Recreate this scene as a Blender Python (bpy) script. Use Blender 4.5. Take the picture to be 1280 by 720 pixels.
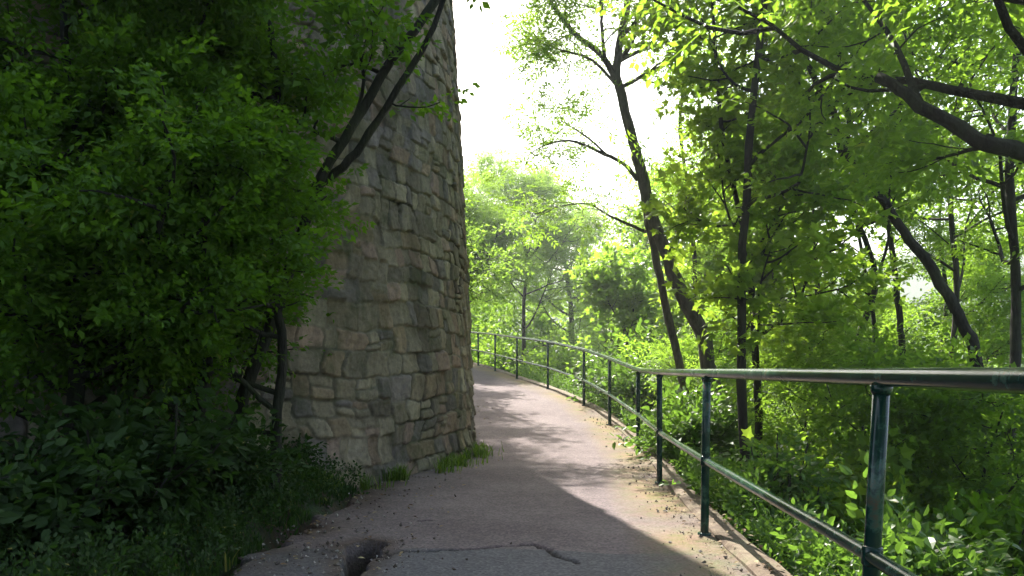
import bpy, math, random
import numpy as np
from mathutils import Vector
R = math.radians
for o in list(bpy.data.objects): bpy.data.objects.remove(o)
scene = bpy.context.scene
col = scene.collection

# ------------------------------------------------------------------ camera, sky, sun, exposure
F = 1005.0; CAMZ = 1.02; HOR = 462.0
cam = bpy.data.cameras.new('camera'); camo = bpy.data.objects.new('camera', cam); col.objects.link(camo)
camo.location = (0, 0, CAMZ); camo.rotation_euler = (R(90), 0, 0)
cam.sensor_width = 36; cam.lens = 36 * F / 1280; cam.shift_y = (HOR - 360) / 1280
cam.clip_start = 0.05; cam.clip_end = 5000
scene.camera = camo

HAZE = .0016
SUN_EL, SUN_AZ = 45.0, -15.5         # azimuth from +Y, negative to the left (-X)
world = bpy.data.worlds.new('World'); scene.world = world; world.use_nodes = True
wn = world.node_tree; bg = wn.nodes['Background']
sky = wn.nodes.new('ShaderNodeTexSky'); sky.sky_type = 'NISHITA'; sky.sun_disc = False
sky.sun_elevation = R(SUN_EL); sky.sun_rotation = R(SUN_AZ)
sky.air_density = 1.3; sky.dust_density = 4.0; sky.ozone_density = 1.0
wn.links.new(sky.outputs[0], bg.inputs[0]); bg.inputs[1].default_value = 0.115
sl = bpy.data.lights.new('sun', 'SUN'); sl.energy = 5.0; sl.angle = R(0.5); sl.color = (1.0, 0.94, 0.84)
so = bpy.data.objects.new('sun', sl); col.objects.link(so)
sdir = Vector((math.sin(R(SUN_AZ)) * math.cos(R(SUN_EL)), math.cos(R(SUN_AZ)) * math.cos(R(SUN_EL)), math.sin(R(SUN_EL))))
so.rotation_euler = sdir.to_track_quat('Z', 'Y').to_euler(); so.location = (0, 0, 30)
scene.view_settings.view_transform = 'Standard'; scene.view_settings.look = 'None'
scene.view_settings.gamma = 1.0; scene.view_settings.exposure = 1.85
scene.render.engine = 'CYCLES'
scene.cycles.max_bounces = 8; scene.cycles.diffuse_bounces = 4; scene.cycles.transmission_bounces = 4
scene.cycles.transparent_max_bounces = 4

# ------------------------------------------------------------------ helpers
def at(px, py, Y):
    return np.array(((px - 640) / F * Y, Y, CAMZ + (HOR - py) / F * Y))

def tag(o, label=None, cat=None, group=None, kind=None):
    if label: o['label'] = label
    if cat: o['category'] = cat
    if group: o['group'] = group
    if kind: o['kind'] = kind
    return o

def empty(name, loc, label, cat, group=None):
    o = bpy.data.objects.new(name, None); col.objects.link(o); o.location = [float(v) for v in loc]; o.empty_display_size = .2
    return tag(o, label, cat, group)

def mesh_np(name, V, F4, mats, attrs=None, smooth=False, mat_idx=None):
    """V (n,3); F4 list of (m,k) index arrays, k = 3 or 4"""
    me = bpy.data.meshes.new(name)
    V = np.asarray(V, np.float32)
    F4 = [np.asarray(f, np.int32) for f in (F4 if isinstance(F4, list) else [F4])]
    nl = sum(f.size for f in F4); nf = sum(len(f) for f in F4)
    me.vertices.add(len(V)); me.vertices.foreach_set('co', V.ravel())
    me.loops.add(nl); me.loops.foreach_set('vertex_index', np.concatenate([f.ravel() for f in F4]))
    me.polygons.add(nf)
    tot = np.concatenate([np.full(len(f), f.shape[1], np.int32) for f in F4])
    st = np.concatenate([[0], np.cumsum(tot)[:-1]]).astype(np.int32)
    me.polygons.foreach_set('loop_start', st)
    me.polygons.foreach_set('loop_total', tot)
    if smooth is True: me.polygons.foreach_set('use_smooth', np.ones(nf, bool))
    else: me.polygons.foreach_set('use_smooth', np.zeros(nf, bool))
    if mat_idx is not None: me.polygons.foreach_set('material_index', np.asarray(mat_idx, np.int32))
    for k, (dom, arr) in (attrs or {}).items():
        arr = np.asarray(arr, np.float32)
        if arr.ndim == 1:
            a = me.attributes.new(k, 'FLOAT', dom); a.data.foreach_set('value', arr)
        else:
            a = me.attributes.new(k, 'FLOAT_COLOR', dom)
            c = np.ones((len(arr), 4), np.float32); c[:, :3] = arr[:, :3]; a.data.foreach_set('color', c.ravel())
    me.update(calc_edges=True); me.validate()
    for m in (mats if isinstance(mats, list) else [mats]): me.materials.append(m)
    return me

def link(name, me, parent=None, world_coords=True):
    o = bpy.data.objects.new(name, me); col.objects.link(o)
    if parent is not None:
        o.parent = parent
        if world_coords: o.location = -parent.location
    return o

def catmull(P, n):
    P = np.asarray(P, float); out = []
    Q = np.vstack([2 * P[0] - P[1], P, 2 * P[-1] - P[-2]])
    for i in range(1, len(Q) - 2):
        for t in np.linspace(0, 1, n, endpoint=False):
            p0, p1, p2, p3 = Q[i - 1], Q[i], Q[i + 1], Q[i + 2]
            out.append(.5 * ((2 * p1) + (-p0 + p2) * t + (2 * p0 - 5 * p1 + 4 * p2 - p3) * t * t + (-p0 + 3 * p1 - 3 * p2 + p3) * t ** 3))
    out.append(P[-1]); return np.array(out)

class Tubes:
    def __init__(s): s.V = []; s.F = []; s.n = 0
    def add(s, P, r, k=7, bump=0.0, rng=None, cap=True):
        P = np.asarray(P, float); m = len(P)
        r = np.broadcast_to(np.asarray(r, float), (m,))
        T = np.gradient(P, axis=0); T /= np.linalg.norm(T, axis=1)[:, None] + 1e-9
        up = np.array((0, 0, 1.)) if abs(T[0][2]) < .9 else np.array((1., 0, 0))
        U = np.zeros_like(P); u = np.cross(up, T[0]); u /= np.linalg.norm(u)
        for i in range(m):
            u = u - T[i] * u.dot(T[i]); u /= np.linalg.norm(u) + 1e-9; U[i] = u
        W = np.cross(T, U)
        a = np.linspace(0, 2 * np.pi, k, endpoint=False)
        rr = r[:, None] * np.ones(k)[None]
        if bump and rng is not None: rr = rr * (1 + bump * rng.normal(size=rr.shape))
        X = P[:, None] + rr[..., None] * (np.cos(a)[None, :, None] * U[:, None] + np.sin(a)[None, :, None] * W[:, None])
        s.V.append(X.reshape(-1, 3))
        i, j = np.meshgrid(np.arange(m - 1), np.arange(k), indexing='ij'); j2 = (j + 1) % k
        q = np.stack([i * k + j, i * k + j2, (i + 1) * k + j2, (i + 1) * k + j], -1).reshape(-1, 4) + s.n
        s.F.append(q)
        s.n += m * k
        if cap:
            for e, rev in ((0, True), (m - 1, False)):
                c = P[e]; s.V.append(c[None]); ci = s.n; s.n += 1
                b = ci - (m * k if e == m - 1 else m * k) - (0 if e == 0 else 0)
                base = ci - m * k - (1 if e == m - 1 and m > 0 else 0)
                idx = base + e * k + np.arange(k); nx = np.roll(idx, -1)
                f = np.stack([idx, nx, np.full(k, ci), np.full(k, ci)], -1) if not rev else np.stack([nx, idx, np.full(k, ci), np.full(k, ci)], -1)
                s.C = getattr(s, 'C', []); s.C.append(f[:, :3])
    def mesh(s, name, mat, smooth=True):
        fs = [np.concatenate(s.F)]
        if getattr(s, 'C', None): fs.append(np.concatenate(s.C))
        return mesh_np(name, np.concatenate(s.V), fs, mat, smooth=smooth)

def nnoise(P, scale, seed=0, octs=3):
    """cheap smooth value noise on 2-D points"""
    out = 0; amp = 1; tot = 0
    for o in range(octs):
        q = P * scale * 2 ** o + seed * 17.3 + o * 5.1
        i = np.floor(q).astype(np.int64); f = q - i; f = f * f * (3 - 2 * f)
        def h(a, b):
            v = (a * 374761393 + b * 668265263 + seed * 1442695) & 0xffffffff
            v = ((v ^ (v >> 13)) * 1274126177) & 0xffffffff
            return ((v ^ (v >> 16)) & 0xffff) / 65535.0
        x, y = i[..., 0], i[..., 1]; fx, fy = f[..., 0], f[..., 1]
        v = (h(x, y) * (1 - fx) + h(x + 1, y) * fx) * (1 - fy) + (h(x, y + 1) * (1 - fx) + h(x + 1, y + 1) * fx) * fy
        out = out + amp * (v - .5); tot += amp; amp *= .5
    return out / tot * 2

# ------------------------------------------------------------------ materials
def nmat(name):
    m = bpy.data.materials.new(name); m.use_nodes = True
    nt = m.node_tree; nt.nodes.clear(); out = nt.nodes.new('ShaderNodeOutputMaterial')
    return m, nt, out
def N(nt, t, **kw):
    n = nt.nodes.new(t)
    for k, v in kw.items():
        if k.startswith('i_'):
            key = k[2:].replace('_', ' ')
            n.inputs[int(key) if key.isdigit() else key].default_value = v
        else: setattr(n, k, v)
    return n
def ramp(nt, stops):
    n = nt.nodes.new('ShaderNodeValToRGB'); e = n.color_ramp.elements
    while len(e) < len(stops): e.new(.5)
    for i, (p, c) in enumerate(stops): e[i].position = p; e[i].color = (*c, 1)
    return n
def noise(nt, scale, detail=5, rough=.6, coord='Object', vec=None):
    n = N(nt, 'ShaderNodeTexNoise'); n.inputs['Scale'].default_value = scale; n.inputs['Detail'].default_value = detail; n.inputs['Roughness'].default_value = rough
    if vec is None:
        tc = N(nt, 'ShaderNodeTexCoord'); nt.links.new(tc.outputs[coord], n.inputs['Vector'])
    else: nt.links.new(vec, n.inputs['Vector'])
    return n
def mix(nt, fac, a, b, mode='MIX'):
    n = N(nt, 'ShaderNodeMix', data_type='RGBA', blend_type=mode)
    for sock, v in ((n.inputs[0], fac), (n.inputs[6], a), (n.inputs[7], b)):
        if isinstance(v, bpy.types.NodeSocket): nt.links.new(v, sock)
        elif isinstance(v, tuple): sock.default_value = (*v, 1)
        else: sock.default_value = v
    return n.outputs[2]

def leaf_mat(name, dark, mid, light, trans, tfac=.42, rough=.5):
    m, nt, out = nmat(name)
    at_ = N(nt, 'ShaderNodeAttribute', attribute_name='tint')
    rp = ramp(nt, [(0, dark), (.5, mid), (.96, light), (.985, (.24, .20, .035) if name != 'dry_leaf' else light)]); nt.links.new(at_.outputs['Fac'], rp.inputs[0])
    p = N(nt, 'ShaderNodeBsdfPrincipled'); p.inputs['Roughness'].default_value = rough; p.inputs['Specular IOR Level'].default_value = .35
    nt.links.new(rp.outputs[0], p.inputs['Base Color'])
    t = N(nt, 'ShaderNodeBsdfTranslucent')
    tr = ramp(nt, [(0, tuple(c * .6 for c in trans)), (1, tuple(c * 1.25 for c in trans))]); nt.links.new(at_.outputs['Fac'], tr.inputs[0])
    nt.links.new(tr.outputs[0], t.inputs['Color'])
    mx = N(nt, 'ShaderNodeMixShader'); mx.inputs[0].default_value = tfac
    nt.links.new(p.outputs[0], mx.inputs[1]); nt.links.new(t.outputs[0], mx.inputs[2]); nt.links.new(mx.outputs[0], out.inputs[0])
    return m
M = {}
M['leaf_ash'] = leaf_mat('leaf_ash', (.03, .07, .012), (.05, .11, .016), (.08, .15, .022), (.34, .56, .05), .55)
M['leaf_maple'] = leaf_mat('leaf_maple', (.04, .09, .012), (.07, .14, .015), (.11, .19, .02), (.40, .60, .05), .58)
M['leaf_elm'] = leaf_mat('leaf_elm', (.025, .06, .012), (.04, .09, .015), (.07, .13, .02), (.32, .54, .04), .55)
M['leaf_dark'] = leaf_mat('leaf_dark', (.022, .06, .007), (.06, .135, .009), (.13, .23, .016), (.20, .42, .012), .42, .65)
M['leaf_shrub'] = leaf_mat('leaf_shrub', (.03, .07, .015), (.05, .11, .02), (.09, .16, .035), (.20, .38, .04), .4, .4)
M['leaf_shaded'] = leaf_mat('leaf_shaded', (.014, .032, .006), (.022, .052, .009), (.05, .09, .018), (.07, .17, .012), .3, .7)  # leaf colour darkened to paint shade onto the left bank plants and grass
M['grass'] = leaf_mat('grass_blade', (.035, .07, .012), (.06, .11, .018), (.10, .15, .03), (.22, .38, .03), .4, .5)
M['dry_leaf'] = leaf_mat('dry_leaf', (.10, .05, .025), (.2, .13, .06), (.36, .3, .16), (.2, .12, .05), .2, .7)

def bark_mat(name, a, b):
    m, nt, out = nmat(name)
    tc = N(nt, 'ShaderNodeTexCoord'); mp = N(nt, 'ShaderNodeMapping'); mp.inputs['Scale'].default_value = (1, 1, .22)
    nt.links.new(tc.outputs['Object'], mp.inputs[0])
    n = noise(nt, 22, 6, .65, vec=mp.outputs[0]); n2 = noise(nt, 3, 3)
    rp = ramp(nt, [(.35, a), (.62, b)]); nt.links.new(n.outputs[0], rp.inputs[0])
    r2 = ramp(nt, [(.45, (0, 0, 0)), (.65, (1, 1, 1))]); nt.links.new(n2.outputs[0], r2.inputs[0])
    mo = N(nt, 'ShaderNodeMath', operation='MULTIPLY'); nt.links.new(r2.outputs[0], mo.inputs[0]); mo.inputs[1].default_value = .35
    c = mix(nt, mo.outputs[0], rp.outputs[0], (.06, .075, .03))
    p = N(nt, 'ShaderNodeBsdfPrincipled'); p.inputs['Roughness'].default_value = .9
    nt.links.new(c, p.inputs['Base Color'])
    bp = N(nt, 'ShaderNodeBump'); bp.inputs['Strength'].default_value = 1; bp.inputs['Distance'].default_value = .06
    nt.links.new(n.outputs[0], bp.inputs['Height']); nt.links.new(bp.outputs[0], p.inputs['Normal'])
    nt.links.new(p.outputs[0], out.inputs[0]); return m
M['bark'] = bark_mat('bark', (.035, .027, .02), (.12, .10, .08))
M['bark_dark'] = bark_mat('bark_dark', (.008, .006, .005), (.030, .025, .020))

# ------------------------------------------------------------------ the line of the path (the foot of the railing)
RAILP = np.array([
    (.30, -6.6, 0), (.50, -4.4, 0), (.68, -2.2, 0), (.86, .0, 0), (1.068, 2.44, 0), (1.19, 4.97, 0), (1.33, 7.25, 0), (1.53, 9.75, .02), (1.47, 12.1, .19), (1.28, 14.3, .38),
    (.75, 16.8, .61), (.12, 19.4, .80), (-.46, 21.9, .98), (-1.02, 24.3, 1.14), (-1.8, 26.7, 1.30), (-3.0, 29.0, 1.45), (-4.6, 31.0, 1.6),
    (-6.6, 32.7, 1.75), (-9.0, 34.2, 1.9), (-12.0, 35.2, 2.0), (-16., 35.8, 2.1)])
LINE = catmull(RAILP, 6)
def near_line(P):
    """signed distance (right of the railing positive) and base height"""
    P = np.asarray(P, float); best = np.full(len(P), 1e9); sd = np.zeros(len(P)); zz = np.zeros(len(P))
    for a, b in zip(LINE[:-1], LINE[1:]):
        d = b[:2] - a[:2]; L = d.dot(d)
        t = np.clip(((P - a[:2]) @ d) / L, 0, 1)
        q = a[:2] + t[:, None] * d; e = P - q; dist = np.hypot(e[:, 0], e[:, 1])
        sgn = np.sign(d[1] * e[:, 0] - d[0] * e[:, 1]); m = dist < best
        best[m] = dist[m]; sd[m] = (dist * sgn)[m]; zz[m] = (a[2] + t * (b[2] - a[2]))[m]
    return sd, zz
PATHW = 2.62
def ground(P):
    P = np.atleast_2d(np.asarray(P, float)); s, z = near_line(P)
    r = np.maximum(s - .24, 0)
    drop = .12 * (r > 0) * np.minimum(r / .1, 1) + .56 * np.minimum(r, 12) + .40 * np.clip(r - 12, 0, 20) - .30 * np.clip(r - 60, 0, 150)
    l = np.maximum(-s - PATHW, 0)
    rise = .04 * np.minimum(l / .2, 1) + .22 * np.minimum(l, 14)
    nz = nnoise(P, .35, 3) * .25 * np.clip((np.maximum(r, l)) / 2, 0, 1) + nnoise(P, 2.2, 5) * .05 * np.clip(np.maximum(r, l) / .3, 0, 1)
    base = np.where((r <= 0) & (l <= 0), -.30, 0)      # the bed under the paving
    base = np.where(np.maximum(r, l) > 0, -.02, base)
    return z + base - drop + rise + nz
def gz(x, y): return float(ground([(x, y)])[0])

# terrain sheet
def axis(lo, hi, fine, far):
    a = list(np.arange(lo, hi + 1e-6, fine)); st = fine
    x = hi
    while x < far: st *= 1.25; x += st; a.append(x)
    x = lo; st = fine
    while x > -far: st *= 1.25; x -= st; a.insert(0, x)
    return np.array(a)
gx = axis(-8, 12, .22, 260); gy = axis(-2, 38, .25, 260)
GX, GY = np.meshgrid(gx, gy, indexing='ij'); P2 = np.stack([GX.ravel(), GY.ravel()], -1)
Z = ground(P2)
i, j = np.meshgrid(np.arange(len(gx) - 1), np.arange(len(gy) - 1), indexing='ij'); w = len(gy)
Fq = np.stack([i * w + j, (i + 1) * w + j, (i + 1) * w + j + 1, i * w + j + 1], -1).reshape(-1, 4)
m, nt, out = nmat('forest_soil')
n1 = noise(nt, 1.5, 6, .65); n2 = noise(nt, 25, 6, .7); n3 = N(nt, 'ShaderNodeTexVoronoi'); n3.inputs['Scale'].default_value = 14
tc = N(nt, 'ShaderNodeTexCoord'); nt.links.new(tc.outputs['Object'], n3.inputs['Vector'])
rp = ramp(nt, [(.3, (.03, .022, .014)), (.55, (.07, .05, .03)), (.8, (.12, .09, .055))]); nt.links.new(n2.outputs[0], rp.inputs[0])
rg = ramp(nt, [(.42, (0, 0, 0)), (.62, (1, 1, 1))]); nt.links.new(n1.outputs[0], rg.inputs[0])
c = mix(nt, rg.outputs[0], rp.outputs[0], (.035, .06, .018))
tcg = N(nt, 'ShaderNodeNewGeometry'); vl = N(nt, 'ShaderNodeVectorMath', operation='LENGTH'); nt.links.new(tcg.outputs['Position'], vl.inputs[0])
mr = N(nt, 'ShaderNodeMapRange'); mr.inputs[1].default_value = 18; mr.inputs[2].default_value = 40; nt.links.new(vl.outputs['Value'], mr.inputs[0])
c = mix(nt, mr.outputs[0], c, (.03, .06, .015))
c = mix(nt, .25, c, n3.outputs['Color'], 'SOFT_LIGHT')
p = N(nt, 'ShaderNodeBsdfPrincipled'); p.inputs['Roughness'].default_value = .95; nt.links.new(c, p.inputs['Base Color'])
bp = N(nt, 'ShaderNodeBump'); bp.inputs['Strength'].default_value = 1; bp.inputs['Distance'].default_value = .05
nt.links.new(n2.outputs[0], bp.inputs['Height']); nt.links.new(bp.outputs[0], p.inputs['Normal']); nt.links.new(p.outputs[0], out.inputs[0])
M['soil'] = m
tag(link('ground', mesh_np('ground', np.column_stack([P2, Z]), Fq, M['soil'], smooth=True)), 'brown forest soil with leaf litter sloping down from the path', 'ground', kind='structure')

# ------------------------------------------------------------------ paved path
def line_frame(sv):
    """points on LINE by arc length"""
    d = np.hypot(*np.diff(LINE[:, :2], axis=0).T); S = np.concatenate([[0], np.cumsum(d)])
    X = np.stack([np.interp(sv, S, LINE[:, k]) for k in range(3)], -1)
    e = .6
    A = np.stack([np.interp(sv - e, S, LINE[:, k]) for k in range(2)], -1); B = np.stack([np.interp(sv + e, S, LINE[:, k]) for k in range(2)], -1)
    T = B - A; T /= np.linalg.norm(T, axis=1)[:, None]
    return X, np.stack([T[:, 1], -T[:, 0]], -1), S      # right-hand normal
_, _, SL = line_frame(np.array([0.]))
s_of_y = lambda y: float(np.interp(y, LINE[:, 1], SL))
sa = np.concatenate([np.arange(.0, s_of_y(3.4), .25), np.arange(s_of_y(3.4), s_of_y(5.6), .014), np.arange(s_of_y(5.6), s_of_y(13), .05), np.arange(s_of_y(13), SL[-1], .25)])
sb = np.concatenate([np.arange(-PATHW, .05, .014), [.05]])
X, Nn, _ = line_frame(sa)
PX = X[:, None, :2] + sb[None, :, None] * Nn[:, None, :]
Pf = PX.reshape(-1, 2)
zz = np.repeat(X[:, 2], len(sb)) + nnoise(Pf, .9, 8) * .012 + nnoise(Pf, 6, 9) * .003
# left edge crumbles away
edge = np.tile(sb + PATHW, len(sa)); rag = .10 + .13 * nnoise(Pf, 2.4, 12) + .05 * nnoise(Pf, 11, 13)
zz -= np.clip((rag - edge) / .05, 0, 1) * .09
# cracks
def poly_dist(P, Q):
    best = np.full(len(P), 1e9)
    for a, b in zip(Q[:-1], Q[1:]):
        d = b - a; t = np.clip(((P - a) @ d) / d.dot(d), 0, 1); e = P - (a + t[:, None] * d); best = np.minimum(best, np.hypot(e[:, 0], e[:, 1]))
    return best
def gpt(px, py, z=0.0):
    Y = (CAMZ - z) * F / (py - HOR); return np.array(((px - 640) / F * Y, Y))
rs = np.random.default_rng(4)
CR = [[(474, 700), (500, 690), (530, 688), (565, 687), (600, 685), (640, 682), (668, 680), (690, 689), (722, 704)], [(660, 681), (676, 682), (700, 697)], [(517, 651), (541, 649)], [(820, 604), (838, 612), (850, 622)]]
crack_and_hole_dark = np.zeros(len(Pf))
for k, c in enumerate(CR):
    Q = catmull(np.array([gpt(*q) for q in c]), 6); Q += rs.normal(size=Q.shape) * .012
    wd = [.019, .013, .012, .012][k]
    d = poly_dist(Pf, Q); wv = wd * (.55 + .9 * np.clip(nnoise(Pf, 5, 20 + k) + .5, 0, 1))
    crack_and_hole_dark = np.maximum(crack_and_hole_dark, np.clip(1.3 - d / wv, 0, 1))
zz -= crack_and_hole_dark * .02
# broken hole at the left edge, lower part of the picture
HP = np.array([gpt(*q) for q in [(432, 680), (452, 674), (482, 678), (478, 690), (462, 703), (452, 722), (430, 724), (428, 700)]])
def inside(P, Q):
    c = np.zeros(len(P), bool)
    for a, b in zip(Q, np.roll(Q, -1, 0)):
        m_ = ((a[1] > P[:, 1]) != (b[1] > P[:, 1])); xi = (b[0] - a[0]) * (P[:, 1] - a[1]) / (b[1] - a[1] + 1e-12) + a[0]; c ^= m_ & (P[:, 0] < xi)
    return c
jit = Pf + np.stack([nnoise(Pf, 7, 31), nnoise(Pf, 7, 32)], -1) * .04
dh = poly_dist(jit, np.vstack([HP, HP[:1]])); inh = inside(jit, HP)
hole = np.clip(dh / .03, 0, 1) * inh
zz -= hole * (.22 + .04 * nnoise(Pf, 9, 33))
rim = np.exp(-(dh / .10) ** 2) * (~inh)
w = len(sb); i, j = np.meshgrid(np.arange(len(sa) - 1), np.arange(w - 1), indexing='ij')
Fq = np.stack([i * w + j, i * w + j + 1, (i + 1) * w + j + 1, (i + 1) * w + j], -1).reshape(-1, 4)
crack_and_hole_dark = np.maximum(crack_and_hole_dark, hole * .75)  # near-black put into the hole's colour so it looks deeper
smass = np.tile(sb, len(sa))
moss = np.clip(1.25 - (-smass) / .42, 0, .85) * np.clip(.75 + nnoise(Pf, 1.8, 41), 0, 1)
soilm = np.clip(np.clip(1.15 - edge / .45, 0, 1) * (.75 + .9 * nnoise(Pf, 3, 42)) + rim * .8, 0, 1)
soilm = np.maximum(soilm, hole)
patch = np.clip((gpt(640, 686)[1] + .03 * nnoise(Pf, 4, 43) - Pf[:, 1] - .10 * np.clip((Pf[:, 0] - .1) * 2, -.3, 1)) / .03, 0, 1)
m, nt, out = nmat('old_asphalt')
A = lambda nm: N(nt, 'ShaderNodeAttribute', attribute_name=nm).outputs['Fac']
n1 = noise(nt, 1.1, 5, .6); n2 = noise(nt, 60, 4, .7); n3 = noise(nt, 7, 6, .7)
vo = N(nt, 'ShaderNodeTexVoronoi'); vo.inputs['Scale'].default_value = 70; tc = N(nt, 'ShaderNodeTexCoord'); nt.links.new(tc.outputs['Object'], vo.inputs['Vector'])
c0 = ramp(nt, [(.3, (.112, .090, .094)), (.7, (.175, .145, .150))]); nt.links.new(n1.outputs[0], c0.inputs[0])
c = mix(nt, A('patch'), c0.outputs[0], (.105, .102, .110))
r3 = ramp(nt, [(.25, (.55, .55, .55)), (.5, (1, 1, 1)), (.8, (1.25, 1.22, 1.2))]); nt.links.new(n3.outputs[0], r3.inputs[0])
c = mix(nt, .45, c, r3.outputs[0], 'MULTIPLY')
r4 = ramp(nt, [(0, (.4, .4, .4)), (.5, (1, 1, 1)), (1, (1.9, 1.8, 1.7))]); nt.links.new(vo.outputs['Color'], r4.inputs[0])
c = mix(nt, .55, c, r4.outputs[0], 'MULTIPLY')
rm = ramp(nt, [(.40, (.23, .15, .09)), (.60, (.14, .14, .035))]); nt.links.new(n3.outputs[0], rm.inputs[0])
c = mix(nt, A('moss'), c, rm.outputs[0])
rsn = ramp(nt, [(.35, (.045, .03, .022)), (.7, (.12, .085, .065))]); nt.links.new(n3.outputs[0], rsn.inputs[0])
c = mix(nt, A('soil'), c, rsn.outputs[0])
c = mix(nt, A('crack_and_hole_dark'), c, (.015, .012, .01))
p = N(nt, 'ShaderNodeBsdfPrincipled'); p.inputs['Roughness'].default_value = .9; p.inputs['Specular IOR Level'].default_value = .15; nt.links.new(c, p.inputs['Base Color'])
ad = N(nt, 'ShaderNodeMath', operation='ADD'); nt.links.new(n2.outputs[0], ad.inputs[0]); nt.links.new(vo.outputs['Distance'], ad.inputs[1])
bp = N(nt, 'ShaderNodeBump'); bp.inputs['Strength'].default_value = .6; bp.inputs['Distance'].default_value = .006
nt.links.new(ad.outputs[0], bp.inputs['Height']); nt.links.new(bp.outputs[0], p.inputs['Normal']); nt.links.new(p.outputs[0], out.inputs[0])
M['asphalt'] = m
tag(link('path', mesh_np('path', np.column_stack([Pf, zz]), Fq, m, {'moss': ('POINT', moss), 'soil': ('POINT', soilm), 'crack_and_hole_dark': ('POINT', crack_and_hole_dark), 'patch': ('POINT', patch)}, smooth=True)),
    'narrow cracked asphalt footpath curving left past the stone tower', 'path', kind='structure')

# kerb: a low concrete strip outside the posts
ks = np.arange(0, SL[-1], .12); X, Nn, _ = line_frame(ks)
prof = np.array([(.05, -.25), (.05, .014), (.07, .028), (.13, .034), (.19, .030), (.225, .012), (.235, -.35)])
V = np.zeros((len(ks), len(prof), 3)); jn = nnoise(np.column_stack([ks, ks * 0]), 2.5, 51) * .02
for k, (a, b) in enumerate(prof):
    V[:, k, :2] = X[:, :2] + (a + (jn if k > 2 else 0))[..., None] * Nn if k > 2 else X[:, :2] + a * Nn
    V[:, k, 2] = X[:, 2] + b + nnoise(np.column_stack([ks, ks * 0 + k]), 3, 52) * .018
w = len(prof); i, j = np.meshgrid(np.arange(len(ks) - 1), np.arange(w - 1), indexing='ij')
Fq = np.stack([i * w + j, (i + 1) * w + j, (i + 1) * w + j + 1, i * w + j + 1], -1).reshape(-1, 4)[:, ::-1]
m, nt, out = nmat('kerb_concrete')
n1 = noise(nt, 3, 6, .7); n2 = noise(nt, 40, 5, .7)
c0 = ramp(nt, [(.3, (.05, .035, .022)), (.45, (.13, .09, .06)), (.56, (.19, .15, .10)), (.66, (.07, .08, .022))]); nt.links.new(n1.outputs[0], c0.inputs[0])
r4 = ramp(nt, [(.3, (.6, .6, .6)), (.7, (1.2, 1.2, 1.2))]); nt.links.new(n2.outputs[0], r4.inputs[0])
c = mix(nt, .6, c0.outputs[0], r4.outputs[0], 'MULTIPLY')
p = N(nt, 'ShaderNodeBsdfPrincipled'); p.inputs['Roughness'].default_value = .9; nt.links.new(c, p.inputs['Base Color'])
bp = N(nt, 'ShaderNodeBump'); bp.inputs['Strength'].default_value = .8; bp.inputs['Distance'].default_value = .01
nt.links.new(n2.outputs[0], bp.inputs['Height']); nt.links.new(bp.outputs[0], p.inputs['Normal']); nt.links.new(p.outputs[0], out.inputs[0])
tag(link('kerb', mesh_np('kerb', V.reshape(-1, 3), Fq, m)), 'low mossy concrete kerb under the outside of the railing', 'kerb', kind='structure')

# ------------------------------------------------------------------ stone tower
TC = np.array((-6.44, 10.2)); TR = 6.0; TH = 15.0
batter = lambda z: TR - .058 * z + .0004 * z * z
rng = np.random.default_rng(11)
ZW = 1.15; NZ = 40; NR = 110
rng_s = np.random.default_rng(77)
ROWE = np.cumsum(rng_s.uniform(.14, .29, (NZ, NR)), axis=1) + rng_s.uniform(-.3, 0, (NZ, 1))
CUTS = []
for z_ in range(NZ):
    L_ = []
    for r_ in range(NR):
        k_ = int(rng_s.integers(4, 7)); w_ = rng_s.uniform(.55, 1.5, k_); L_.append(np.concatenate([[0], np.cumsum(w_) / w_.sum(), [9] * (7 - k_)]))
    CUTS.append(L_)
CUTS = np.array(CUTS)
SPLIT = rng_s.uniform(0, 1, (NZ, NR, 7))
def stones(u, v):
    """roughly squared rubble laid in broken courses: stone id, distance to its edge, local coords"""
    P = np.stack([u, v], -1)
    un = u + .20 * nnoise(P * np.array((.35, 2.6)), 1.0, 60, 2) + .030 * nnoise(P, 6, 61) + .012 * nnoise(P, 17, 62)
    vn = v + .05 * nnoise(P, .9, 63, 2) + .028 * nnoise(P, 4.4, 64) + .012 * nnoise(P, 15, 65)
    zi = np.clip(np.floor(un / ZW).astype(int), 0, NZ - 1); lx = un / ZW - zi
    row = np.zeros(u.shape, int)
    for z_ in np.unique(zi):
        m_ = zi == z_; row[m_] = np.searchsorted(ROWE[z_], vn[m_])
    row = np.clip(row, 1, NR - 1)
    y0 = ROWE[zi, row - 1]; y1 = ROWE[zi, row]
    C_ = CUTS[zi, row]; k = np.clip((lx[..., None] >= C_).sum(-1) - 1, 0, 5)
    x0 = np.take_along_axis(C_, k[..., None], -1)[..., 0] * ZW; x1 = np.take_along_axis(C_, k[..., None] + 1, -1)[..., 0] * ZW; x = lx * ZW
    sp = SPLIT[zi, row, k]; ym = y0 + (y1 - y0) * (.35 + .3 * ((sp * 37) % 1)); sub = (sp < .22) & (vn > ym); half = sp < .22
    y0 = np.where(sub, ym, y0); y1 = np.where(half & ~sub, ym, y1)
    ex = np.minimum(x - x0, x1 - x); ey = np.minimum(vn - y0, y1 - vn)
    c_ = .035; a_ = np.clip(c_ - ex, 0, c_); b_ = np.clip(c_ - ey, 0, c_); e = np.minimum(c_ - np.hypot(a_, b_), np.minimum(ex, ey) + 0)
    sid = (((zi * NR + row) * 7 + k) * 2 + sub) * 7919 % (270 * 110)
    return sid, e, x - (x0 + x1) / 2, vn - (y0 + y1) / 2
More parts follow.
